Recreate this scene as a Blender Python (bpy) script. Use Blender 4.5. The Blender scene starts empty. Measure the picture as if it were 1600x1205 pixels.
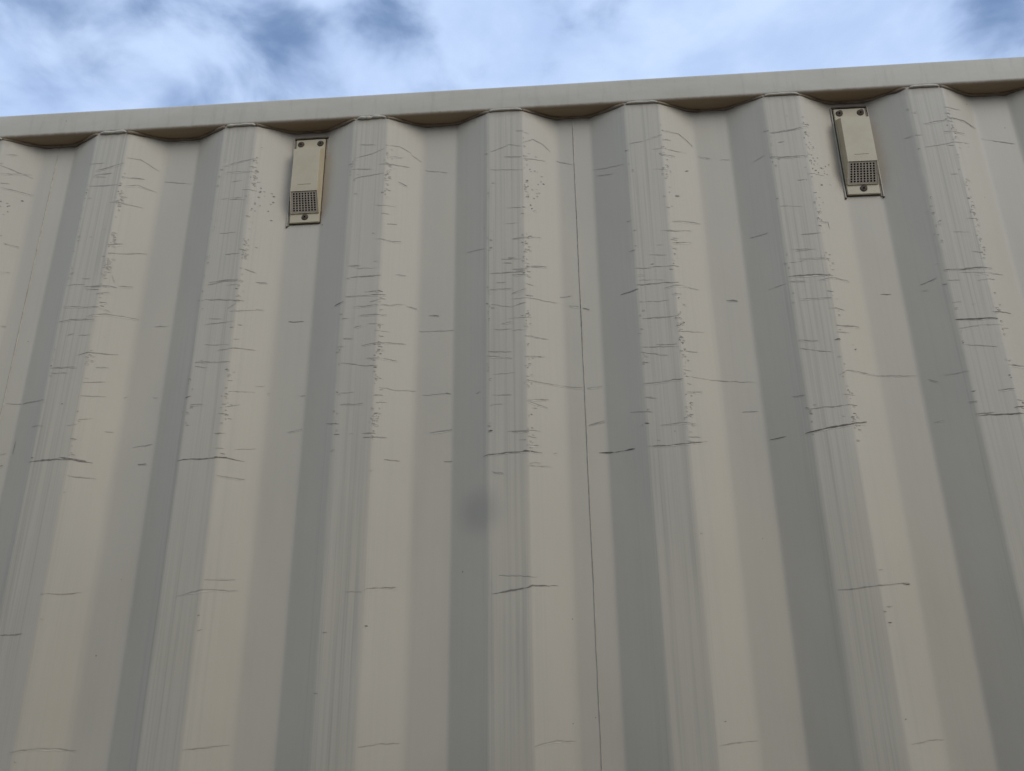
import bpy, bmesh, math, random
import numpy as np
from mathutils import Matrix, Vector

# ------------------------------------------------------------------ camera, sky, sun, exposure
scene = bpy.context.scene
COL = scene.collection
P = 0.278            # pitch of the corrugation
OF, INF, DEP = 0.0350, 0.03565, 0.0334      # half outer flat, half inner flat, depth
TOP = 2.585          # top of the side rail above the ground

cd = bpy.data.cameras.new('camera')
cam = bpy.data.objects.new('camera', cd); COL.objects.link(cam)
yaw, pitch, roll = -0.06584, 0.33617, -0.01228
cy, sy, cp, sp, cr, sr = math.cos(yaw), math.sin(yaw), math.cos(pitch), math.sin(pitch), math.cos(roll), math.sin(roll)
fw = Vector((sy*cp, cy*cp, sp)); rt = Vector((cy, -sy, 0)); up = rt.cross(fw)
r2 = cr*rt + sr*up; u2 = -sr*rt + cr*up
M = Matrix((r2, u2, -fw)).transposed().to_4x4()
M.translation = (0.64842, -1.27972, TOP - 1.10684)
cam.matrix_world = M
cd.sensor_width = 36; cd.lens = 1183.2/1600*36; cd.clip_start = 0.02; cd.clip_end = 2000
scene.camera = cam

SUN_AZ, SUN_EL = math.radians(46), math.radians(28)     # azimuth to the right of the wall's normal
to_sun = Vector((math.sin(SUN_AZ)*math.cos(SUN_EL), -math.cos(SUN_AZ)*math.cos(SUN_EL), math.sin(SUN_EL)))
world = bpy.data.worlds.new('World'); scene.world = world; world.use_nodes = True
W = world.node_tree; W.nodes.clear()
class NT:
    """small helper for node trees"""
    def __init__(s, t): s.t = t
    def n(s, typ, **kw):
        nd = s.t.nodes.new(typ)
        for k, v in kw.items(): setattr(nd, k, v)
        return nd
    def put(s, sock, v):
        if hasattr(v, 'is_linked') or isinstance(v, bpy.types.NodeSocket): s.t.links.new(v, sock)
        else: sock.default_value = v
    def m(s, op, a, b=None, c=None, clamp=False):
        nd = s.n('ShaderNodeMath', operation=op, use_clamp=clamp)
        for i, v in enumerate((a, b, c)):
            if v is not None: s.put(nd.inputs[i], v)
        return nd.outputs[0]
    def sstep(s, v, a, b, to0=0.0, to1=1.0):
        nd = s.n('ShaderNodeMapRange', interpolation_type='SMOOTHSTEP')
        s.put(nd.inputs['Value'], v)
        for k, x in (('From Min', a), ('From Max', b), ('To Min', to0), ('To Max', to1)): nd.inputs[k].default_value = x
        return nd.outputs[0]
    def xyz(s, v):
        nd = s.n('ShaderNodeSeparateXYZ'); s.put(nd.inputs[0], v); return nd.outputs
    def vec(s, x, y, z):
        nd = s.n('ShaderNodeCombineXYZ')
        for i, v in enumerate((x, y, z)): s.put(nd.inputs[i], v)
        return nd.outputs[0]
    def noise(s, v, scale, detail=2, rough=.5, dist=0.0):
        nd = s.n('ShaderNodeTexNoise'); s.put(nd.inputs['Vector'], v)
        nd.inputs['Scale'].default_value = scale; nd.inputs['Detail'].default_value = detail
        nd.inputs['Roughness'].default_value = rough; nd.inputs['Distortion'].default_value = dist
        return nd.outputs['Fac']
    def mix(s, f, a, b):
        nd = s.n('ShaderNodeMix', data_type='RGBA')
        s.put(nd.inputs[0], f)
        for i, v in ((6, a), (7, b)):
            if isinstance(v, tuple): v = (*v, 1)[:4]
            s.put(nd.inputs[i], v)
        return nd.outputs[2]
w = NT(W)
out = w.n('ShaderNodeOutputWorld'); bg = w.n('ShaderNodeBackground'); bg.inputs['Strength'].default_value = 0.1
W.links.new(bg.outputs[0], out.inputs[0])
sky = w.n('ShaderNodeTexSky', sky_type='NISHITA', sun_disc=False)
sky.sun_elevation = SUN_EL; sky.sun_rotation = math.atan2(to_sun.x, to_sun.y); sky.altitude = 200
dirn = w.n('ShaderNodeTexCoord').outputs['Generated']
dx, dy, dz = w.xyz(dirn)
den = w.m('ADD', w.m('MAXIMUM', dz, 0.0), 0.22)
cp_ = w.vec(w.m('DIVIDE', dx, den), w.m('DIVIDE', dy, den), 0.0)
mp = w.n('ShaderNodeMapping'); w.put(mp.inputs[0], cp_)
mp.inputs['Location'].default_value = (7.31, 2.64, 0.3)
cv = mp.outputs[0]
big = w.noise(cv, 3.0, 2, .5, .2)
fine = w.noise(cv, 8.0, 8, .52, .3)
dens = w.m('ADD', w.m('ADD', w.m('MULTIPLY', big, .55), w.m('MULTIPLY', fine, .66)), .125)
warp = w.n('ShaderNodeVectorMath', operation='SCALE'); wn = w.n('ShaderNodeTexNoise'); w.put(wn.inputs['Vector'], cv); wn.inputs['Scale'].default_value = 11; wn.inputs['Detail'].default_value = 4
w.put(warp.inputs[0], wn.outputs['Color']); warp.inputs['Scale'].default_value = .085
wp = w.n('ShaderNodeVectorMath', operation='ADD'); w.put(wp.inputs[0], cp_); w.put(wp.inputs[1], warp.outputs[0])
for gx, gy, gr, ga in ((-.335, .725, .085, .20), (-.200, .740, .100, .20), (-.585, .65, .08, .12), (.56, .76, .08, .10), (-.43, .69, .08, .10)):   # breaks in the cloud
    ds = w.n('ShaderNodeVectorMath', operation='DISTANCE'); w.put(ds.inputs[0], wp.outputs[0]); ds.inputs[1].default_value = (gx + .0425, gy + .0425, .0425)
    dens = w.m('SUBTRACT', dens, w.sstep(ds.outputs['Value'], gr, gr*.15, 0.0, ga))
cover = w.sstep(dens, .49, .79)
thick = w.sstep(w.noise(cv, 6.0, 6, .55, .3), .30, .75)
cloud = w.mix(thick, (4.8, 6.3, 9.3), (6.3, 7.85, 10.6))
skyc = w.mix(.6, sky.outputs[0], (1.7, 3.0, 5.8))
W.links.new(w.mix(w.m('MULTIPLY', w.m('ADD', cover, .12), .9, clamp=True), skyc, cloud), bg.inputs[0])

sd = bpy.data.lights.new('sun', 'SUN'); sd.energy = 1.3; sd.angle = math.radians(40); sd.color = (1.0, .99, .98)
sun = bpy.data.objects.new('sun', sd); COL.objects.link(sun)
sun.rotation_euler = to_sun.to_track_quat('Z', 'Y').to_euler(); sun.location = (3, -6, 8)

scene.view_settings.view_transform = 'Standard'; scene.view_settings.look = 'None'
scene.view_settings.exposure = 0.0; scene.view_settings.gamma = 1.0
scene.render.engine = 'CYCLES'; scene.render.resolution_x = 1024; scene.render.resolution_y = 771

# ------------------------------------------------------------------ helpers
rnd = random.Random(11)
_tab = np.random.RandomState(5).rand(4096)
def vnoise(x, z):
    """smooth value noise, -1..1, on arrays"""
    x = np.asarray(x, float); z = np.asarray(z, float)
    xi, zi = np.floor(x).astype(int), np.floor(z).astype(int)
    fx, fz = x - xi, z - zi
    fx = fx*fx*(3 - 2*fx); fz = fz*fz*(3 - 2*fz)
    h = lambda a, b: _tab[(a*157 + b*2311 + (a*b) % 97) % 4096]
    v = (h(xi, zi)*(1-fx) + h(xi+1, zi)*fx)*(1-fz) + (h(xi, zi+1)*(1-fx) + h(xi+1, zi+1)*fx)*fz
    return v*2 - 1
def period_u(x):
    return (np.asarray(x)/P + .5) % 1*P - P/2
def profile(x, wd=.0040, wi=.0085):
    us = period_u(x); u = np.abs(us); L = P/2 - INF - OF
    F = lambda t: np.where(t < 0, 0, np.where(t < L, t*t/2/L, t - L/2))
    g = lambda w_: DEP*(F(u + w_ - OF) - F(u - w_ - OF))/(2*w_)
    return np.where((u < OF + L/2) | (us < 0), g(wd), g(wi))        # tight bends, an easier one on the right of each recess
def surf(x, z):
    """depth (y) of the pressed, slightly knocked side wall; z in metres above the ground"""
    x = np.asarray(x, float); z = np.asarray(z, float)
    u = period_u(x); zr = z - TOP
    y = profile(x) + .0007*vnoise(x/.17 + 3, z/.23) + .0004*vnoise(x/.06, z/.11 + 9)
    amp = np.exp(-((zr + .42)/.30)**2)
    edge = np.exp(-((np.abs(u) - OF)/.007)**2)
    y = y + edge*amp*(.0009*np.maximum(vnoise(x/.2 + 40, z/.012), 0)**2 + .0006*np.maximum(vnoise(x/.2 + 70, z/.031), 0))*np.where(u > 0, 1.5, .8)
    return y

def link(name, me, mat=None, parent=None):
    o = bpy.data.objects.new(name, me); COL.objects.link(o)
    if mat and me is not None: me.materials.append(mat)
    if parent: o.parent = parent
    return o
def mesh(name, verts, faces, mat, parent=None, smooth=False):
    me = bpy.data.meshes.new(name); me.from_pydata([tuple(map(float, v)) for v in verts], [], [tuple(f) for f in faces]); me.update()
    if smooth: me.polygons.foreach_set('use_smooth', [True]*len(me.polygons))
    return link(name, me, mat, parent)
def empty(name, loc):
    o = bpy.data.objects.new(name, None); COL.objects.link(o); o.location = loc; o.empty_display_size = .05; return o
def box(name, lo, hi, mat, parent, bev=.003):
    bm = bmesh.new(); bmesh.ops.create_cube(bm, size=1)
    for v in bm.verts: v.co = Vector([(lo[i] + hi[i])/2 + v.co[i]*(hi[i] - lo[i]) for i in range(3)])
    if bev: bmesh.ops.bevel(bm, geom=bm.edges[:], offset=bev, segments=2, affect='EDGES', clamp_overlap=True)
    me = bpy.data.meshes.new(name); bm.to_mesh(me); bm.free()
    return link(name, me, mat, parent)
def tube(name, pts, rad, mat, parent, n=8):
    """lumpy tube through pts with a radius for each point"""
    vs, fs = [], []; pts = [Vector([float(c) for c in p]) for p in pts]; rad = [float(r) for r in rad]
    for i, p in enumerate(pts):
        d = (pts[min(i+1, len(pts)-1)] - pts[max(i-1, 0)]).normalized()
        s = d.cross(Vector((0, 0, 1)) if abs(d.z) < .9 else Vector((0, 1, 0))).normalized(); t = s.cross(d)
        for k in range(n):
            a = 2*math.pi*k/n; vs.append(p + rad[i]*(math.cos(a)*s + math.sin(a)*t))
    for i in range(len(pts)-1):
        for k in range(n): fs.append((i*n + k, i*n + (k+1) % n, (i+1)*n + (k+1) % n, (i+1)*n + k))
    fs.append(tuple(range(n))[::-1]); fs.append(tuple((len(pts)-1)*n + k for k in range(n)))
    return mesh(name, vs, fs, mat, parent, True)

# ------------------------------------------------------------------ materials
def new_mat(name):
    m = bpy.data.materials.new(name); m.use_nodes = True
    nt = NT(m.node_tree); bs = m.node_tree.nodes['Principled BSDF']
    return m, nt, bs
PAINT = (.512, .440, .321)
VENTS = [(0.1445, -.2845), (1.2505, -.2812)]       # x, z of the plate's lower edge (below the rail top)
def wall_paint():
    m, t, bs = new_mat('cream container paint')
    oc = t.n('ShaderNodeTexCoord').outputs['Object']
    x, y, z = t.xyz(oc); zr = t.m('SUBTRACT', z, TOP)
    u = t.m('MULTIPLY', t.m('SUBTRACT', t.m('FRACT', t.m('ADD', t.m('DIVIDE', x, P), .5)), .5), P)
    au = t.m('ABSOLUTE', u)
    flat = t.sstep(au, .0375, .033)
    rightslope = t.m('MULTIPLY', t.sstep(u, .034, .037), t.sstep(u, .075, .045))
    leftslope = t.m('MULTIPLY', t.sstep(u, -.034, -.037), t.sstep(u, -.062, -.038))
    # rain streaks run down the outward flats, fainter on the slopes next to them
    wob = t.m('MULTIPLY', t.noise(t.vec(0.0, 0.0, t.m('MULTIPLY', z, 1.0)), 4.0, 2), .004)
    sv = t.vec(t.m('ADD', x, wob), 0.0, t.m('MULTIPLY', z, .006))
    s1 = t.sstep(t.noise(sv, 150, 3, .6), .44, .72)
    s2 = t.sstep(t.noise(t.vec(x, 3.0, t.m('MULTIPLY', z, .010)), 420, 2, .6), .45, .75)
    fade = t.sstep(t.noise(t.vec(t.m('MULTIPLY', x, 9.0), 1.0, t.m('MULTIPLY', z, 2.2)), 1.0, 3), .30, .62, .35, 1.0)
    st = t.m('ADD', t.m('MULTIPLY', s1, .62), t.m('MULTIPLY', s2, .38))
    area = t.m('ADD', flat, t.m('ADD', t.m('ADD', t.m('MULTIPLY', rightslope, .24), .13), t.m('MULTIPLY', leftslope, .60)), clamp=True)
    streak = t.m('MULTIPLY', t.m('MULTIPLY', st, area), fade)
    # broad weathering of the paint
    mot = t.noise(t.vec(x, y, t.m('MULTIPLY', z, .35)), 5.0, 4, .55)
    hue = t.noise(t.vec(t.m('MULTIPLY', x, 2.0), y, z), 2.3, 3, .5)
    col = t.mix(t.sstep(mot, .3, .7), tuple(c*.95 for c in PAINT), tuple(c*1.04 for c in PAINT))
    col = t.mix(t.sstep(hue, .45, .75, 0, .25), col, (.54, .45, .305))
    col = t.mix(t.sstep(hue, .50, .25, 0, .35), col, (.485, .43, .32))
    col = t.mix(t.m('MULTIPLY', flat, .13), col, (.385, .336, .248))
    col = t.mix(t.m('MULTIPLY', streak, .66), col, (.285, .250, .187))
    # brown run-off round the vents and along the sealed top joint
    for vx, vz in VENTS:
        ddx = t.m('MAXIMUM', t.m('SUBTRACT', t.m('ABSOLUTE', t.m('SUBTRACT', x, vx)), .033), 0.0)
        ddz = t.m('MAXIMUM', t.m('SUBTRACT', t.m('ABSOLUTE', t.m('SUBTRACT', zr, vz + .12)), .10), 0.0)
        dd = t.m('SQRT', t.m('ADD', t.m('POWER', ddx, 2.0), t.m('POWER', ddz, 2.0)))
        dd = t.m('ADD', dd, t.m('MULTIPLY', t.noise(oc, 45, 3), .014))
        col = t.mix(t.sstep(dd, .034, .008, 0, .42), col, (.34, .255, .17))
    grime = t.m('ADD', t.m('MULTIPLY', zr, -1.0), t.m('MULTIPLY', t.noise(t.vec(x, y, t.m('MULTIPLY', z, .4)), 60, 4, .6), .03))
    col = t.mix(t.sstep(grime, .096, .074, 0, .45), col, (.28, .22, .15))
    # a dull hand-sized smear
    q = t.m('SQRT', t.m('ADD', t.m('POWER', t.m('DIVIDE', t.m('SUBTRACT', x, .506), .050), 2.0), t.m('POWER', t.m('DIVIDE', t.m('ADD', zr, .882), .055), 2.0)))
    col = t.mix(t.sstep(q, 1.05, 0.1, 0, .42), col, (.255, .235, .19))
    # tiny dark specks
    vo = t.n('ShaderNodeTexVoronoi', feature='F1'); t.put(vo.inputs['Vector'], oc); vo.inputs['Scale'].default_value = 26
    spk = t.m('MULTIPLY', t.sstep(vo.outputs['Distance'], .045, .02), t.m('GREATER_THAN', t.noise(oc, 17, 1), .60))
    col = t.mix(t.m('MULTIPLY', spk, .7), col, (.12, .10, .08))
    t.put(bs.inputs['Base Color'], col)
    t.put(bs.inputs['Roughness'], t.sstep(mot, .3, .7, .50, .66))
    bs.inputs['Specular IOR Level'].default_value = .35
    b1 = t.n('ShaderNodeBump'); b1.inputs['Strength'].default_value = .10; b1.inputs['Distance'].default_value = .0008
    t.put(b1.inputs['Height'], t.noise(oc, 420, 3, .55))
    b2 = t.n('ShaderNodeBump'); b2.inputs['Strength'].default_value = .35; b2.inputs['Distance'].default_value = .0035
    t.put(b2.inputs['Height'], t.noise(t.vec(t.m('MULTIPLY', x, 1.0), y, t.m('MULTIPLY', z, .5)), 13, 3, .5)); t.put(b2.inputs['Normal'], b1.outputs[0])
    t.put(bs.inputs['Normal'], b2.outputs[0])
    return m
def plain(name, c, c2, scale=30, rough=.55, bump=.0006, spec=.35, zs=1.0, bs_scale=200):
    m, t, bs = new_mat(name)
    oc = t.n('ShaderNodeTexCoord').outputs['Object']; x, y, z = t.xyz(oc)
    v = t.vec(x, y, t.m('MULTIPLY', z, zs))
    t.put(bs.inputs['Base Color'], t.mix(t.sstep(t.noise(v, scale, 5, .6), .32, .68), c, c2))
    bs.inputs['Roughness'].default_value = rough; bs.inputs['Specular IOR Level'].default_value = spec
    if bump:
        b = t.n('ShaderNodeBump'); b.inputs['Strength'].default_value = .4; b.inputs['Distance'].default_value = bump
        t.put(b.inputs['Height'], t.noise(oc, bs_scale, 4, .6)); t.put(bs.inputs['Normal'], b.outputs[0])
    return m
M_WALL = wall_paint()
def rail_paint():
    m, t, bs = new_mat('rail paint')
    oc = t.n('ShaderNodeTexCoord').outputs['Object']; x, y, z = t.xyz(oc); zr = t.m('SUBTRACT', z, TOP)
    n1 = t.noise(t.vec(x, y, t.m('MULTIPLY', z, 3.0)), 6, 5, .6)
    n2 = t.noise(t.vec(t.m('MULTIPLY', x, 1.0), y, t.m('MULTIPLY', z, .15)), 70, 4, .6)
    col = t.mix(t.sstep(n1, .3, .7), (.475, .415, .30), (.525, .46, .345))
    col = t.mix(t.sstep(n2, .5, .75, 0, .30), col, (.34, .295, .22))
    # brown dust and rust caked on the underside joint
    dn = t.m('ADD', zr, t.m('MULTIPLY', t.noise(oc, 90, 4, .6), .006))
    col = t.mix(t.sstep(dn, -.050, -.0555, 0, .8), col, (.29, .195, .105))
    vo = t.n('ShaderNodeTexVoronoi', feature='F1'); t.put(vo.inputs['Vector'], oc); vo.inputs['Scale'].default_value = 60
    spk = t.m('MULTIPLY', t.sstep(vo.outputs['Distance'], .10, .05), t.m('GREATER_THAN', t.noise(oc, 9, 2), .63))
    col = t.mix(t.m('MULTIPLY', spk, .7), col, (.12, .10, .08))
    t.put(bs.inputs['Base Color'], col); bs.inputs['Roughness'].default_value = .5; bs.inputs['Specular IOR Level'].default_value = .35
    b = t.n('ShaderNodeBump'); b.inputs['Strength'].default_value = .35; b.inputs['Distance'].default_value = .002
    t.put(b.inputs['Height'], t.noise(oc, 22, 4, .5)); t.put(bs.inputs['Normal'], b.outputs[0])
    return m
M_RAIL = rail_paint()
M_SEAL = plain('joint sealant', (.17, .12, .07), (.28, .215, .135), 35, .7, .0015)
M_BEAD = plain('painted weld', (.44, .385, .28), (.54, .475, .36), 60, .5, .001)
M_VENT = plain('cream vent plastic', (.475, .388, .238), (.515, .425, .27), 22, .5, .0003)
M_GRIL = plain('brown grille plastic', (.30, .235, .16), (.39, .315, .22), 60, .65, .0004)  # darker and browner than the rest of the vent
M_RIV = plain('rusty rivet', (.07, .05, .034), (.13, .098, .068), 160, .9, .0008, .1)
M_BAR = plain('painted guard bar', (.40, .34, .24), (.49, .425, .315), 50, .5, .0006)
M_GAP = plain('dirty sealant gap', (.08, .056, .034), (.16, .115, .07), 70, .8, .001)
M_DARK = plain('painted hood shade', (.02, .018, .015), (.03, .027, .022), 20, .9, 0)  # near-black colour standing in for the shade inside the hood
M_BED = plain('bedding sealant', (.22, .165, .105), (.36, .29, .20), 60, .75, .001)
M_MARK = {1: plain('faint scuff', (.42, .365, .275), (.475, .41, .305), 90, .6, 0),
          2: plain('grey scuff', (.32, .275, .21), (.44, .38, .285), 70, .6, 0),
          3: plain('dark scuff', (.24, .205, .155), (.39, .335, .255), 70, .65, 0),
          4: plain('bare scratch', (.16, .13, .098), (.28, .24, .185), 70, .65, 0),
          5: plain('rusty scratch', (.09, .07, .052), (.18, .145, .108), 70, .7, 0),
          0: plain('painted crease highlight', (.56, .49, .37), (.61, .54, .415), 90, .45, 0)}  # light ribbon colour, paints the lit side of a crease

# scuffs read off the photograph: depth of colour : x,z in millimetres along the wall and below the rail top
MARKS = """
2:-307,-191;-245,-190 3:-242,-171;-203,-166 2:-301,-164;-264,-160 2:-300,-154;-241,-137 2:-240,-123;-216,-120;-180,-140 
2:-236,-193;-213,-184;-177,-192 2:-239,-232;-196,-236 3:-242,-329;-219,-325 2:-240,-350;-178,-338 2:-517,-124;-459,-143 2:-513,-146;-463,-132 
2:-509,-177;-453,-182 2:-25,-159;28,-145;40,-142 2:-23,-175;43,-174 2:-23,-425;39,-424 2:2,-365;31,-363 1:-167,-165;-107,-174 2:-511,-96;-493,-94 
4:-471,-200;-466,-199 2:-510,-167;-495,-165 2:-483,-304;-457,-308 2:-477,-369;-462,-368 2:249,-157;285,-147;314,-135 2:317,-128;338,-126;360,-135 
1:360,-139;380,-151 2:300,-175;358,-169 2:315,-154;345,-149 1:252,-203;311,-195 1:389,-172;435,-179 3:338,-211;355,-216 2:526,-159;564,-144;588,-149 
2:591,-140;612,-126;631,-132;647,-146 2:554,-172;589,-174 2:592,-178;636,-172 1:659,-166;685,-173 1:525,-200;592,-204 3:320,-349;348,-346 
2:568,-360;623,-351 2:594,-418;633,-413 2:546,-403;585,-405 2:524,-432;591,-432 1:477,-373;518,-376 2:251,-402;273,-402 3:321,-311;339,-309 
4:598,-355;607,-351 2:609,-295;615,-292 2:803,-157;835,-152 2:839,-148;871,-138 3:872,-128;906,-125;935,-149 2:849,-173;919,-169 3:869,-186;894,-184 
2:943,-172;967,-179 1:986,-182;1005,-183 1:730,-191;791,-201 1:738,-208;769,-216 1:659,-166;691,-177 2:1083,-151;1139,-143 2:1085,-205;1131,-208 
1:1046,-203;1066,-196 2:874,-335;934,-327 2:863,-359;916,-348 2:870,-384;910,-374 1:1023,-367;1053,-365 4:886,-277;895,-274 4:912,-214;920,-211 
2:1080,-149;1153,-138 2:1374,-147;1421,-141 3:1431,-134;1465,-132;1490,-143 2:1409,-168;1456,-165 2:1495,-165;1556,-180 2:1082,-207;1146,-207 
1:1367,-201;1462,-186 2:1146,-353;1166,-350;1167,-364 1:1337,-173;1350,-172 1:1420,-111;1459,-107 3:-275,-424;-240,-421;-217,-421 
2:-215,-418;-192,-415 3:-310,-465;-239,-467 2:-239,-469;-221,-474 3:-313,-497;-288,-493;-243,-494 2:-260,-488;-227,-480;-173,-483 
3:-265,-568;-241,-562;-197,-561 2:-311,-592;-260,-594 2:-309,-602;-277,-603 3:-227,-591;-208,-588 2:-243,-623;-209,-619 2:-243,-650;-205,-647 
2:-178,-647;-170,-644 2:-411,-649;-310,-656 2:-332,-704;-303,-707 3:-246,-732;-236,-733 2:-25,-430;3,-426 3:-4,-422;40,-422 2:-28,-461;49,-466 
2:19,-483;42,-469 2:26,-489;69,-481 2:-24,-515;37,-509 2:11,-569;40,-564;76,-563 2:-30,-591;37,-592 2:-29,-599;-4,-602 2:40,-650;83,-647 
2:38,-680;60,-674 2:-28,-675;-4,-674 5:-40,-661;-29,-658 2:-120,-647;-110,-648 3:24,-731;43,-731 3:-139,-499;-111,-500 4:-240,-457;-228,-457 
2:-249,-440;-226,-433 2:-271,-429;-245,-429 2:-458,-486;-447,-486 2:-246,-383;-231,-377 2:-228,-396;-222,-412 2:43,-397;62,-403 2:-291,-527;-278,-522 
2:38,-546;48,-546 3:64,-422;83,-420 3:253,-429;315,-425 2:340,-418;359,-417 3:249,-468;325,-466 4:226,-483;246,-478 2:285,-460;319,-459 
2:296,-482;322,-474 2:266,-491;331,-486;359,-478 2:361,-482;381,-485 2:276,-509;329,-507 4:404,-499;424,-502 4:129,-501;160,-502 2:250,-554;268,-555 
3:285,-570;320,-564;364,-560 2:296,-596;350,-596 2:247,-604;317,-612 1:82,-636;97,-633 1:321,-653;383,-653 1:396,-660;449,-658 2:100,-648;108,-647 
3:159,-652;175,-655 2:252,-684;294,-683 2:322,-681;336,-680 3:223,-716;253,-720 3:295,-740;320,-739 3:298,-747;338,-746 2:412,-732;452,-728 
2:146,-723;174,-717 2:530,-433;567,-431 2:524,-466;566,-466 1:527,-496;566,-504 2:545,-537;565,-533 2:530,-548;565,-549 2:521,-592;565,-594 
2:518,-600;565,-606 2:529,-674;564,-677 2:69,-479;81,-479 1:386,-532;454,-533 2:270,-532;283,-529 2:254,-402;270,-403 3:316,-551;325,-551 
4:310,-458;320,-460 4:244,-739;255,-739 3:271,-739;279,-738 3:243,-659;247,-661 2:499,-668;506,-665 3:439,-657;449,-658 5:312,-747;318,-747 
2:567,-426;597,-426 3:567,-438;598,-437 2:603,-418;633,-414 2:566,-476;593,-467 2:566,-488;599,-485;655,-487 3:566,-503;593,-495 2:656,-473;677,-470 
2:672,-491;691,-493 4:697,-496;711,-500 4:769,-482;801,-477 3:799,-470;877,-465 2:822,-433;880,-432 3:801,-449;815,-449 2:848,-478;882,-471;916,-473 
3:803,-539;870,-535 2:798,-593;865,-595 2:797,-602;846,-611 2:876,-602;901,-601 4:967,-492;987,-494 1:867,-565;917,-559 2:589,-563;632,-563 
3:588,-604;624,-599 2:589,-650;636,-651;691,-656 3:699,-657;727,-654 2:797,-664;867,-656 2:871,-651;933,-652;1004,-657 3:591,-687;629,-682 
2:592,-690;627,-697 2:872,-681;902,-677 2:773,-712;810,-716 2:699,-728;728,-720 2:822,-740;864,-737;884,-738 2:972,-712;1000,-711 3:563,-744;594,-745 
4:795,-736;803,-737 4:798,-778;863,-775;902,-769 4:591,-518;598,-517 3:845,-657;868,-656 2:798,-688;818,-690 2:867,-764;891,-762 2:565,-551;593,-550 
2:862,-491;880,-488 2:1098,-429;1157,-430 4:1076,-465;1158,-464 2:1126,-476;1161,-469;1191,-470 2:1075,-475;1106,-477 2:1041,-483;1072,-477 
2:1087,-511;1147,-510 2:1138,-533;1170,-532 3:1147,-565;1195,-561 2:1145,-578;1172,-576 2:1076,-591;1110,-592 4:1139,-594;1149,-591 
2:1077,-606;1131,-616 2:1136,-659;1155,-649;1226,-652;1283,-655 4:1247,-493;1267,-494 3:1315,-483;1340,-476 2:1315,-495;1324,-496 
4:1352,-465;1440,-463 2:1354,-486;1376,-486 3:1406,-475;1464,-469 2:1406,-488;1441,-485 5:1353,-563;1426,-563 4:1423,-550;1460,-548 
2:1359,-611;1412,-617 4:1346,-492;1353,-493 2:1357,-659;1321,-661 2:1299,-664;1311,-671 3:1397,-697;1427,-694 3:1423,-652;1459,-650 
3:1075,-721;1144,-713;1162,-714 5:1066,-761;1094,-757;1176,-743 4:1013,-764;1038,-763 5:1354,-742;1431,-739 3:1350,-738;1383,-736 
3:1295,-742;1309,-741 5:1416,-729;1435,-726 4:1353,-697;1360,-696 4:1071,-717;1078,-718 2:1346,-714;1359,-715 2:1055,-693;1074,-694 
4:1144,-749;1176,-744 3:1425,-643;1432,-642 5:1433,-720;1437,-720 4:1176,-608;1181,-606 5:1143,-592;1146,-593 4:-319,-774;-263,-770;-207,-775 
4:-39,-779;40,-775;77,-779 2:-145,-744;-108,-739 4:-130,-775;-114,-775 3:-248,-1008;-191,-1005 2:-240,-800;-198,-804 2:38,-808;80,-813 
1:38,-987;82,-987 2:-8,-1014;37,-1005;88,-1004 3:-241,-762;-234,-763 2:-402,-751;-390,-748 4:-397,-772;-391,-771 4:-261,-768;-217,-772 
5:29,-775;50,-775 3:39,-768;47,-769 3:-373,-723;-374,-751 1:60,-759;92,-754 1:-239,-695;-218,-691 2:415,-732;453,-729 3:556,-744;613,-743 
4:512,-787;523,-784;599,-780;615,-781 2:635,-780;642,-780 2:593,-802;612,-800 2:590,-806;631,-805 4:527,-1019;586,-1011;594,-1007;636,-1006 
3:335,-785;361,-785 3:438,-786;454,-786 5:715,-779;776,-780 2:699,-729;731,-722 3:343,-1006;362,-1005 2:529,-816;548,-817 1:539,-990;602,-992 
3:588,-770;610,-769 5:582,-781;593,-780 5:521,-742;529,-742 3:1080,-1023;1144,-1016;1203,-1012 5:1191,-1012;1205,-1013 2:1149,-991;1158,-991 
2:1152,-1048;1164,-1048 4:1145,-1055;1147,-1056 5:1150,-1074;1157,-1074 3:312,-1011;317,-1007;361,-1005 3:248,-1077;256,-1076 4:317,-1067;322,-1067 
2:317,-1247;344,-1244;376,-1245 1:282,-1012;310,-1013 2:-250,-1253;-221,-1248;-159,-1253 2:35,-1250;66,-1248;99,-1246 2:592,-1246;626,-1241;656,-1243 
2:873,-1247;900,-1244;938,-1244 2:1156,-1247;1187,-1244;1216,-1244 3:-306,-1073;-267,-1071 3:36,-1070;43,-1068"""

# ------------------------------------------------------------------ ground
def ground():
    m, t, bs = new_mat('packed gravel')
    oc = t.n('ShaderNodeTexCoord').outputs['Object']
    col = t.mix(t.noise(oc, 9, 6, .65), (.17, .145, .115), (.29, .255, .21))
    col = t.mix(t.sstep(t.noise(oc, .35, 4), .4, .65, 0, .6), col, (.15, .125, .095))
    t.put(bs.inputs['Base Color'], col); bs.inputs['Roughness'].default_value = .9
    b = t.n('ShaderNodeBump'); b.inputs['Distance'].default_value = .02; t.put(b.inputs['Height'], t.noise(oc, 40, 5, .6)); t.put(bs.inputs['Normal'], b.outputs[0])
    n = 40; R = 400
    c = [(i/n*2 - 1) for i in range(n+1)]; c = [math.copysign(abs(v)**3, v)*R for v in c]
    vs = [(x, y, -.002 + (.0 if max(abs(x-1.2), abs(y-1.2)) < 6 else .05*float(vnoise(x/9, y/9)))) for y in c for x in c]
    fs = [(j*(n+1)+i, j*(n+1)+i+1, (j+1)*(n+1)+i+1, (j+1)*(n+1)+i) for j in range(n) for i in range(n)]
    g = mesh('ground', vs, fs, m, None, True); g['kind'] = 'structure'
ground()

# ------------------------------------------------------------------ the shipping container
X0, X1, YB = -1.80, 4.258, 2.435
box_root = empty('shipping_container', (0, 0, 0))
box_root['label'] = 'cream painted corrugated steel shipping container filling the view, its long side scuffed'
box_root['category'] = 'shipping container'
WZ0, WZ1 = .150, TOP - .0585

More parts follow.
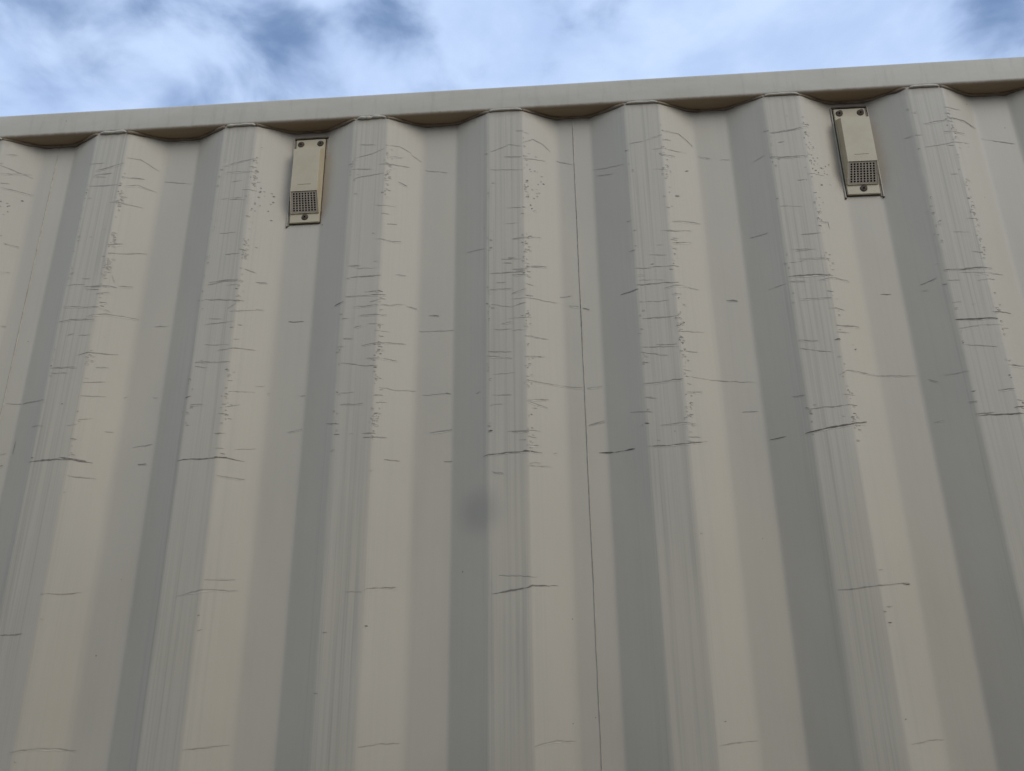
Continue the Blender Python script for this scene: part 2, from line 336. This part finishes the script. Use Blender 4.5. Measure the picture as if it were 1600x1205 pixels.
def xcols(a, b):
    us = [0, 12, 23, 28.5, 30, 31.3, 32.6, 33.9, 35.2, 36.5, 37.8, 39.1, 40.6, 46, 58, 72, 86, 96, 98, 99.4, 100.8, 102.2, 103.6, 105, 106.4, 108, 112, 124, 139]
    s = set()
    for k in range(int(a/P) - 2, int(b/P) + 3):
        for v in us:
            for q in (-1, 1): s.add(round(k*P + q*v/1000, 5))
    c = sorted(v for v in s if a + .0012 < v < b - .0012)
    return np.array([a] + c + [b])
zrow = np.linspace(WZ0, WZ1, 240)
seams = [X0 + .16, -1.5*P, 2.5*P, 6.5*P, 10.5*P, X1 - .16]
for i in range(5):
    a, b = seams[i] + .0004, seams[i+1] - .0004
    xs = xcols(a, b); XX, ZZ = np.meshgrid(xs, zrow); YY = surf(XX, ZZ)
    nx, nz = len(xs), len(zrow)
    V = np.stack([XX, YY, ZZ], -1).reshape(-1, 3)
    j, k = np.meshgrid(np.arange(nz-1), np.arange(nx-1), indexing='ij'); q = (j*nx + k).ravel()
    F = np.stack([q, q+1, q+nx+1, q+nx], 1)
    N = nx*nz; faces = F.tolist(); parts = [V]; base = N
    for idx in (np.arange(nz)*nx, np.arange(nz)*nx + nx - 1, np.arange(nx), (nz-1)*nx + np.arange(nx)):   # folded rims
        E_ = V[idx]; Eb = E_.copy(); Eb[:, 1] += .002; n_ = len(idx); parts += [E_, Eb]
        faces += [(base+r, base+r+1, base+n_+r+1, base+n_+r) for r in range(n_-1)]; base += 2*n_
    V = np.concatenate(parts)
    mesh('side_panel', V, faces, M_WALL, box_root, True)

# vertical welds between the side panels
def seam_weld(x):
    r = random.Random(int(x*1000)); pts, rad = [], []
    for z in np.arange(WZ0 + .01, WZ1 - .004, .006):
        pts.append((x + .0004*float(vnoise(z/.05, x*9)), float(surf(x, z)) - .0003, z))
        rad.append(.0010*(1 + .35*float(vnoise(z/.009, x*7 + 3))))
    tube('weld_seam', pts, rad, M_BEAD, box_root, 6)
for x in seams[1:-1]: seam_weld(x)

# top side rail: a square tube with rounded corners
def rail(name, x0, x1, ylo, yhi, zlo, zhi, rad, wav, seed):
    sec = []
    for cyy, cz, a0 in ((yhi-rad, zhi-rad, 0), (ylo+rad, zhi-rad, 90), (ylo+rad, zlo+rad, 180), (yhi-rad, zlo+rad, 270)):
        for s in range(6):
            a = math.radians(a0 + s*18); sec.append((cyy + rad*math.cos(a), cz + rad*math.sin(a)))
    n = len(sec); st = int((x1-x0)/.03); vs, fs = [], []
    for i in range(st+1):
        x = x0 + (x1-x0)*i/st
        oy = wav*float(vnoise(x/.21, seed)); oz = wav*.6*float(vnoise(x/.35, seed+5))
        vs += [(x, a+oy, b+oz) for a, b in sec]
    for i in range(st):
        for k in range(n): fs.append((i*n+k, (i+1)*n+k, (i+1)*n+(k+1) % n, i*n+(k+1) % n))
    fs.append(tuple(range(n))); fs.append(tuple(st*n+k for k in reversed(range(n))))
    return mesh(name, vs, fs, M_RAIL, box_root, True)
rail('top_rail', X0+.16, X1-.16, -.0028, .0572, TOP-.060, TOP+.001, .0075, .0006, 3.3)
rail('top_rail', X0+.16, X1-.16, YB-.060, YB, TOP-.060, TOP, .0075, .0006, 8.3)
rail('bottom_rail', X0+.16, X1-.16, -.0028, .05, .0, .152, .006, .0006, 13.3)
rail('bottom_rail', X0+.16, X1-.16, YB-.05, YB, .0, .152, .006, .0006, 18.3)

# fillet welds where the outward flats meet the rail, sealant in the recesses between
for k in range(-5, 15):
    r = random.Random(k + 50); lump = {-1: .9, 1: .8, 0: .5}.get(k, .22)
    w0 = .031 + r.uniform(-.003, .003); pts, rad = [], []
    for s in np.linspace(-1, 1, 26):
        x = k*P + s*w0 + .001
        if not X0 + .17 < x < X1 - .17: continue
        pts.append((x, float(surf(x, TOP-.07)) - .0018, TOP - .0592 - .0022*abs(s)**6 + lump*.0014*float(vnoise(x/.011, k*3.1))))
        rad.append(max(.0008, (.0025 + lump*.0013 + lump*.0016*float(vnoise(x/.007, k*5.7)))*(1 - .55*abs(s)**8)))
    if len(pts) > 3: tube('weld_bead', pts, rad, M_BEAD, box_root, 8)
for k in range(-6, 15):
    pts, rad = [], []
    for x in np.arange(k*P + .032, (k+1)*P - .031, .004):
        if not X0 + .165 < x < X1 - .165: continue
        pts.append((float(x), float(profile(x, .020, .022)) - .0010, TOP - .0608 - .0008*float(vnoise(x/.013, 2.2))))
        rad.append(.0034 + .0011*float(vnoise(x/.017, 7.1 + k)))
    if len(pts) > 3: tube('sealant_bead', pts, rad, M_SEAL, box_root, 8)

# the rest of the box: rear side, ends, roof, floor, posts and corner castings
def sheet(name, fn, na, nb, mat):
    vs = [fn(i/na, j/nb) for j in range(nb+1) for i in range(na+1)]
    fs = [(j*(na+1)+i, j*(na+1)+i+1, (j+1)*(na+1)+i+1, (j+1)*(na+1)+i) for j in range(nb) for i in range(na)]
    o = mesh(name, vs, fs, mat, box_root)
    md = o.modifiers.new('thickness', 'SOLIDIFY'); md.thickness = .002; md.offset = 0
    return o
M_BOX = plain('cream box paint', (.50, .455, .365), (.545, .505, .42), 6, .55, .001)
Lx = X1 - X0 - .32
sheet('rear_side_panel', lambda s, t: (X0+.16+s*Lx, YB - .006 - float(profile(X0+.16+s*Lx)), .150 + t*(TOP-.209)), 500, 1, M_BOX)
sheet('roof_panel', lambda s, t: (X0+.16+s*Lx, .05 + t*(YB-.10), TOP - .024 + .012*max(-1, min(1, 2.2*math.sin(s*Lx/.209*2*math.pi)))), 330, 1, M_BOX)
for xe in (X0 + .05, X1 - .05):
    sheet('end_panel', lambda s, t: (xe + float(profile(s*(YB-.30)))*(1 if xe < 0 else -1), .15 + s*(YB-.30), .14 + t*(TOP-.22)), 180, 1, M_BOX)
    sgn = -1 if xe < 0 else 1
    for zz, nm in ((TOP-.085, 'end_header'), (.03, 'end_sill')):
        box(nm, (min(xe, xe+sgn*.04)-.02, .159, zz), (max(xe, xe+sgn*.04)+.005, YB-.161, zz+.075), M_BOX, box_root)
box('floor', (X0+.165, .052, .10), (X1-.165, YB-.052, .128), plain('plywood floor', (.16, .10, .06), (.24, .16, .10), 12, .7), box_root)
for xa in (X0, X1-.159):
    for ya in (-.006, YB-.155):
        box('corner_post', (xa+.003, ya+.003, .119), (xa+.156, ya+.158, TOP-.113), M_BOX, box_root, .006)
        for za in (0, TOP-.112):
            box('corner_casting', (xa, ya, za), (xa+.159, ya+.161, za+.118), M_BOX, box_root, .010)

# ------------------------------------------------------------------ scuffs and scratches on the panels
class Ribbons:
    def __init__(s): s.v = {}; s.f = {}
    def add(s, lvl, pts, hw, off=.0005, seed=0):
        """pts: (x, z) with z below the rail top; follows the corrugated surface"""
        path = []
        for (xa, za), (xb, zb) in zip(pts[:-1], pts[1:]):
            n = max(2, int(math.hypot(xb-xa, zb-za)/.003))
            for i in range(n): path.append((xa + (xb-xa)*i/n, za + (zb-za)*i/n))
        path.append(pts[-1]); path = np.array(path); n = len(path)
        ph = seed*1.37
        z = path[:, 1] + TOP + .0007*vnoise(path[:, 0]/.007 + ph, path[:, 1]*20) + .0011*vnoise(path[:, 0]/.024 + ph*2, path[:, 1]*15)
        z = np.minimum(z, WZ1 - .002)
        tt = np.linspace(0, 1, n); d = np.gradient(path[:, 0]), np.gradient(path[:, 1])
        ln = np.hypot(*d) + 1e-9; nxn, nzn = -d[1]/ln, d[0]/ln
        h = hw*(np.sin(np.pi*np.clip(tt, .02, .98))**.45)*(1 + .75*vnoise(path[:, 0]/.006 + ph*3, path[:, 1]/.004) + .45*vnoise(path[:, 0]/.023 + ph, path[:, 1]/.01))
        h = np.maximum(h, hw*.06)
        V = s.v.setdefault(lvl, []); F = s.f.setdefault(lvl, []); b = len(V)
        for q in (1, -1):
            xx = path[:, 0] + q*nxn*h; zz = z + q*nzn*h
            yy = surf(xx, zz) - off
            V += list(zip(xx.tolist(), yy.tolist(), zz.tolist()))
        for i in range(n-1): F.append((b+i, b+n+i, b+n+i+1, b+i+1))
    def build(s):
        names = {0: 'crease_highlights', 1: 'faint_scuffs', 2: 'grey_scuffs', 3: 'dark_scuffs', 4: 'scratches', 5: 'rusty_scratches'}
        for l in sorted(s.v):
            o = mesh(names[l], s.v[l], s.f[l], M_MARK[l], box_root); o['kind'] = 'stuff'
rb = Ribbons()
HW = {1: .0008, 2: .00058, 3: .00066, 4: .00085, 5: .00105}
for i, item in enumerate(MARKS.split()):
    lv, ps = item.split(':'); lv = int(lv)
    pts = [tuple(int(c)/1000 for c in q.split(',')) for q in ps.split(';')]
    if abs(pts[0][0]-pts[-1][0]) + abs(pts[0][1]-pts[-1][1]) < .004: pts[-1] = (pts[-1][0]+.004, pts[-1][1])
    rb.add(lv, pts, HW[lv]*rnd.uniform(.8, 1.25), .0006, i)
    if lv >= 2 and rnd.random() < .55:
        rb.add(0, [(x + .001, z - .0021) for x, z in pts], .0005, .0004, i + 400)  # painted highlight just below the scuff, as on a lit crease
# small knocks along the leading edges of every rib
for k in range(-5, 15):
    seen = -2 <= k <= 5
    for i in range(34 if seen else 70):
        z = -(.11 + .66*rnd.random()**1.05) if rnd.random() < .93 else -rnd.uniform(.8, 1.3)
        t = rnd.random()
        if t < .56: x = k*P + rnd.gauss(.037, .0045)
        elif t < .78: x = k*P + .034 + abs(rnd.gauss(0, .016))
        elif t < .92: x = k*P + rnd.gauss(-.035, .004)
        else: x = k*P + rnd.uniform(-.034, .034)
        L = rnd.choice((.003, .004, .006, .008, .014)); lv = rnd.choice((1, 1, 2, 2, 3, 4))
        if lv == 4: L = min(L, .006)
        if X0 + .18 < x and x + L < X1 - .18: rb.add(lv, [(x - L/2, z), (x + L/2, z + rnd.uniform(-.0015, .001))], HW[lv]*rnd.uniform(.6, 1.1), .0007, k*200 + i)
    for i in range(8 if seen else 26):
        z = -(.12 + .62*rnd.random()); x0 = k*P + rnd.uniform(-.040, .030); L = rnd.uniform(.012, .05)
        if X0 + .18 < x0 and x0 + L < X1 - .18: rb.add(rnd.choice((1, 1, 2)), [(x0, z), (x0 + L, z + rnd.uniform(-.003, .003))], .0005, .0006, k*77 + i)
    # crinkled paint where the edge has been rubbed: paired ticks paint its shade and highlights
    zc = [-(.13 + .62*rnd.random()) for _ in range(11)]
    for i in range(95):
        z = min(-.09, rnd.choice(zc) + rnd.gauss(0, .016)); sd_ = .036 if rnd.random() < .8 else -.0355
        x = k*P + rnd.gauss(sd_ + .0015, .0038); L = rnd.uniform(.0018, .007)
        if X0 + .18 < x and x + L < X1 - .18:
            rb.add(rnd.choice((2, 2, 3, 4)), [(x, z), (x + L, z - rnd.uniform(-.0004, .0012))], .0005, .0007, k*31 + i)
            if rnd.random() < .7: rb.add(0, [(x, z - .0016), (x + L, z - .0022)], .0005, .0006, k*31 + i)
    if k % 2 == 0 or not seen:
        for i in range(18):        # speckle of chipped paint on the slope
            z = -.20 - abs(rnd.gauss(0, .05)); x = k*P + rnd.uniform(.036, .078)
            if X0 + .18 < x < X1 - .19: rb.add(rnd.choice((3, 4)), [(x, z), (x + rnd.uniform(.002, .005), z)], .0009, .0007, i)
# dirt line along the open lap of the seams
for x in seams[1:-1]:
    for a, b, lv in ((-.072, -.30, 3), (-.28, -.62, 4), (-.60, -1.0, 3), (-.98, -1.5, 1)):
        rb.add(lv, [(x - .0011, a), (x - .0011, b)], .0005, .0005, int(x*100))
rb.build()

# ------------------------------------------------------------------ vents
def make_vent(vx, vz, label, tail, tilt, bars):
    root = empty('container_vent', (vx, DEP, TOP + vz))
    root['label'] = label; root['category'] = 'vent'; root['group'] = 'vents on the container wall'
    root.rotation_euler = (0, tilt, 0)
    H = .2010; yb = -.0008                       # local: y < 0 stands out from the wall
    # sealant bedding and flange plate
    box('gasket', (-.0322, -.0026, -.0016), (.0322, -.0002, H + .0022), M_GAP, root, .0008)
    fl = box('flange', (-.0310, -.0062, 0), (.0310, -.0024, H), M_VENT, root, .0011)
    for s, bx in ((-1, bars[0]), (1, bars[1])):
        box('guard_bar', (s*bx - .0013, -.0038, -.005), (s*bx + .0013, .0006, H + .0045), M_BAR, root, .0007)
        box('bar_end', (s*bx - .0017, -.0046, -.0072), (s*bx + .0017, .0005, -.0052), M_GAP, root, .0007)
        box('bedding', (min(s*.0324, s*(bx-.0015)), -.0020, -.004), (max(s*.0324, s*(bx-.0015)), .0003, H + .0020), M_BED, root, .0004)
    box('top_strip', (-bars[0] + .0016, -.0046, H + .0032), (bars[1] - .0016, .0004, H + .0068), M_GAP, root, .0006)
    # hood: shell open towards the grille
    zt0, zt1, zb1, zb0 = H - .027, H - .0362, .0627, .0215
    yf, yp = -.0236, -.0088
    wb, wf = .0282, .0268
    yb0 = -.0059
    v = [(-wb, yb0, zt0), (wb, yb0, zt0), (wf, yf, zt1), (-wf, yf, zt1), (-wf, yf, zb1), (wf, yf, zb1), (wb, yp, zb0), (-wb, yp, zb0), (wb, yb0, zb0 - .0004), (-wb, yb0, zb0 - .0004)]
    hood = mesh('hood', v, [(0, 1, 2, 3), (3, 2, 5, 4), (0, 3, 4, 7, 9), (1, 8, 6, 5, 2), (7, 6, 8, 9)], M_VENT, root)
    md = hood.modifiers.new('thickness', 'SOLIDIFY'); md.thickness = .0014; md.offset = -1
    md = hood.modifiers.new('edges', 'BEVEL'); md.width = .0010; md.segments = 2; md.limit_method = 'ANGLE'; md.angle_limit = math.radians(25)
    # grille: eight by eight round holes, cut through
    A = [Vector(q) for q in (v[4], v[5], v[6], v[7])]
    nrm = (A[1]-A[0]).cross(A[3]-A[0]).normalized()
    if nrm.y > 0: nrm = -nrm
    def pt(s, t):
        a = A[0].lerp(A[1], s); b = A[3].lerp(A[2], s); return a.lerp(b, t) - nrm*.0012
    vs, fs = [], []
    ms, mt0, mt1 = .055, .06, .06
    cw, ch = (1-2*ms)/8, (1-mt0-mt1)/8; Wd, Hd = 2*wf, (A[3]-A[0]).length; rr = .00205
    for i in range(8):
        for j in range(8):
            c0, c1 = ms + (i+.5)*cw, mt0 + (j+.5)*ch; b = len(vs)
            for q in range(8):
                a = math.radians(22.5 + 45*q); vs.append(pt(c0 + rr/Wd*math.cos(a), c1 + rr/Hd*math.sin(a)))
            for q in range(8):
                a = math.radians(22.5 + 45*q); m_ = max(abs(math.cos(a)), abs(math.sin(a)))
                sx_ = math.cos(a)/m_; sz_ = math.sin(a)/m_
                vs.append(pt(c0 + cw/2*sx_, c1 + ch/2*sz_))
            for q in range(8): r = (q+1) % 8; fs.append((b+q, b+8+q, b+8+r, b+r))
            for q, (ex, ez) in enumerate(((1, 1), (-1, 1), (-1, -1), (1, -1))):
                vs.append(pt(c0 + cw/2*ex, c1 + ch/2*ez)); o = b + 16 + q; fs.append((b+8+2*q, o, b+8+(2*q+1) % 8))
    b = len(vs)
    for s, t in ((0, 0), (1, 0), (1, 1), (0, 1), (ms, mt0), (1-ms, mt0), (1-ms, 1-mt1), (ms, 1-mt1)): vs.append(pt(s, t))
    for q in range(4): r = (q+1) % 4; fs.append((b+q, b+r, b+4+r, b+4+q))
    g = mesh('grille', vs, fs, M_GRIL, root)
    bm = bmesh.new(); bm.from_mesh(g.data); bmesh.ops.remove_doubles(bm, verts=bm.verts[:], dist=.00005); bmesh.ops.recalc_face_normals(bm, faces=bm.faces[:]); bm.to_mesh(g.data); bm.free()
    md = g.modifiers.new('thickness', 'SOLIDIFY'); md.thickness = .0012; md.offset = 0
    dv = [q - nrm*d for d in (.0011, .0015) for q in (pt(.03, .03), pt(.97, .03), pt(.97, .97), pt(.03, .97))]  # dark slab close behind the holes, paints the hood's inner shade
    mesh('hole_shade', dv, [(0, 1, 2, 3), (7, 6, 5, 4), (0, 4, 5, 1), (1, 5, 6, 2), (2, 6, 7, 3), (3, 7, 4, 0)], M_DARK, root)
    # moulded maker's panel: worn, thin raised lines
    zc = zb1 + .0125; e = yf - .0008
    for nm, lo, hi in (('emblem_frame', (-.0130, yf-.0014, zc+.0035), (.0140, yf+.0005, zc+.0044)), ('emblem_frame', (-.0130, e, zc-.0042), (.0140, yf+.0005, zc-.0035)),
                       ('emblem_frame', (-.0137, e, zc-.0042), (-.0131, yf+.0005, zc+.0042)), ('emblem_frame', (.0141, e, zc-.0042), (.0147, yf+.0005, zc+.0042))):
        box(nm, lo, hi, M_VENT, hood, 0)
    for xa, xb, za, zb in ((-.0105, -.0065, -.0016, .0012), (-.0045, -.0012, -.0018, .0014), (.0015, .0055, -.0014, .0016), (.0075, .0112, -.0017, .0011)):
        box('emblem_mark', (xa, e, zc+za), (xb, yf+.0005, zc+zb), M_VENT, hood, 0)
    # rivets
    for px, pz in ((-.0205, H-.0115), (.0210, H-.0115), (.0005, .0125)):
        n = 20; vs = []; fs = []
        for ring, (fr_, hh) in enumerate(((1, .0001), (.93, .0009), (.62, .0017), (.25, .0021))):
            for q in range(n):
                a = 2*math.pi*q/n; r = .0071*fr_*(1 + tail*max(0, math.cos(a - math.radians(55)))**8)
                vs.append((px + r*math.cos(a), -.0062 - hh, pz + r*math.sin(a)))
        for ring in range(3):
            for q in range(n): fs.append((ring*n+q, (ring+1)*n+q, (ring+1)*n+(q+1) % n, ring*n+(q+1) % n))
        fs.append(tuple(3*n+q for q in range(n))); vs_b = len(vs)
        mesh('rivet', vs, fs, M_RIV, root, True)
    return root
make_vent(*VENTS[0], 'cream plastic vent nearer the left edge, on the wall between welded seams, round rivets', .0, math.radians(-.3), (.0372, .0380))
make_vent(*VENTS[1], 'cream plastic vent nearer the right edge, with pointed rivet holes, set below the rail', .42, math.radians(.4), (.0343, .0372))

# ------------------------------------------------------------------ an unseen container added behind the camera to shade the lower wall
M_SHADE_BOX = plain('grey-brown shade container paint', (.13, .105, .085), (.19, .16, .13), 5, .6, .001)
shade_box = empty('shipping_container', (0, -(YB + 2.9), 0))  # added only to block light from the lower wall
shade_box['label'] = 'unseen grey-brown container added behind the camera to shade the cream one'
shade_box['category'] = 'shipping container'
for ch in list(box_root.children):
    if ch.name.split('.')[0] in ('rear_side_panel', 'roof_panel', 'end_panel', 'end_header', 'end_sill', 'floor', 'corner_post', 'corner_casting', 'top_rail', 'bottom_rail'):
        c = ch.copy(); c.data = ch.data.copy(); c.data.materials.clear(); c.data.materials.append(M_SHADE_BOX)
        COL.objects.link(c); c.parent = shade_box
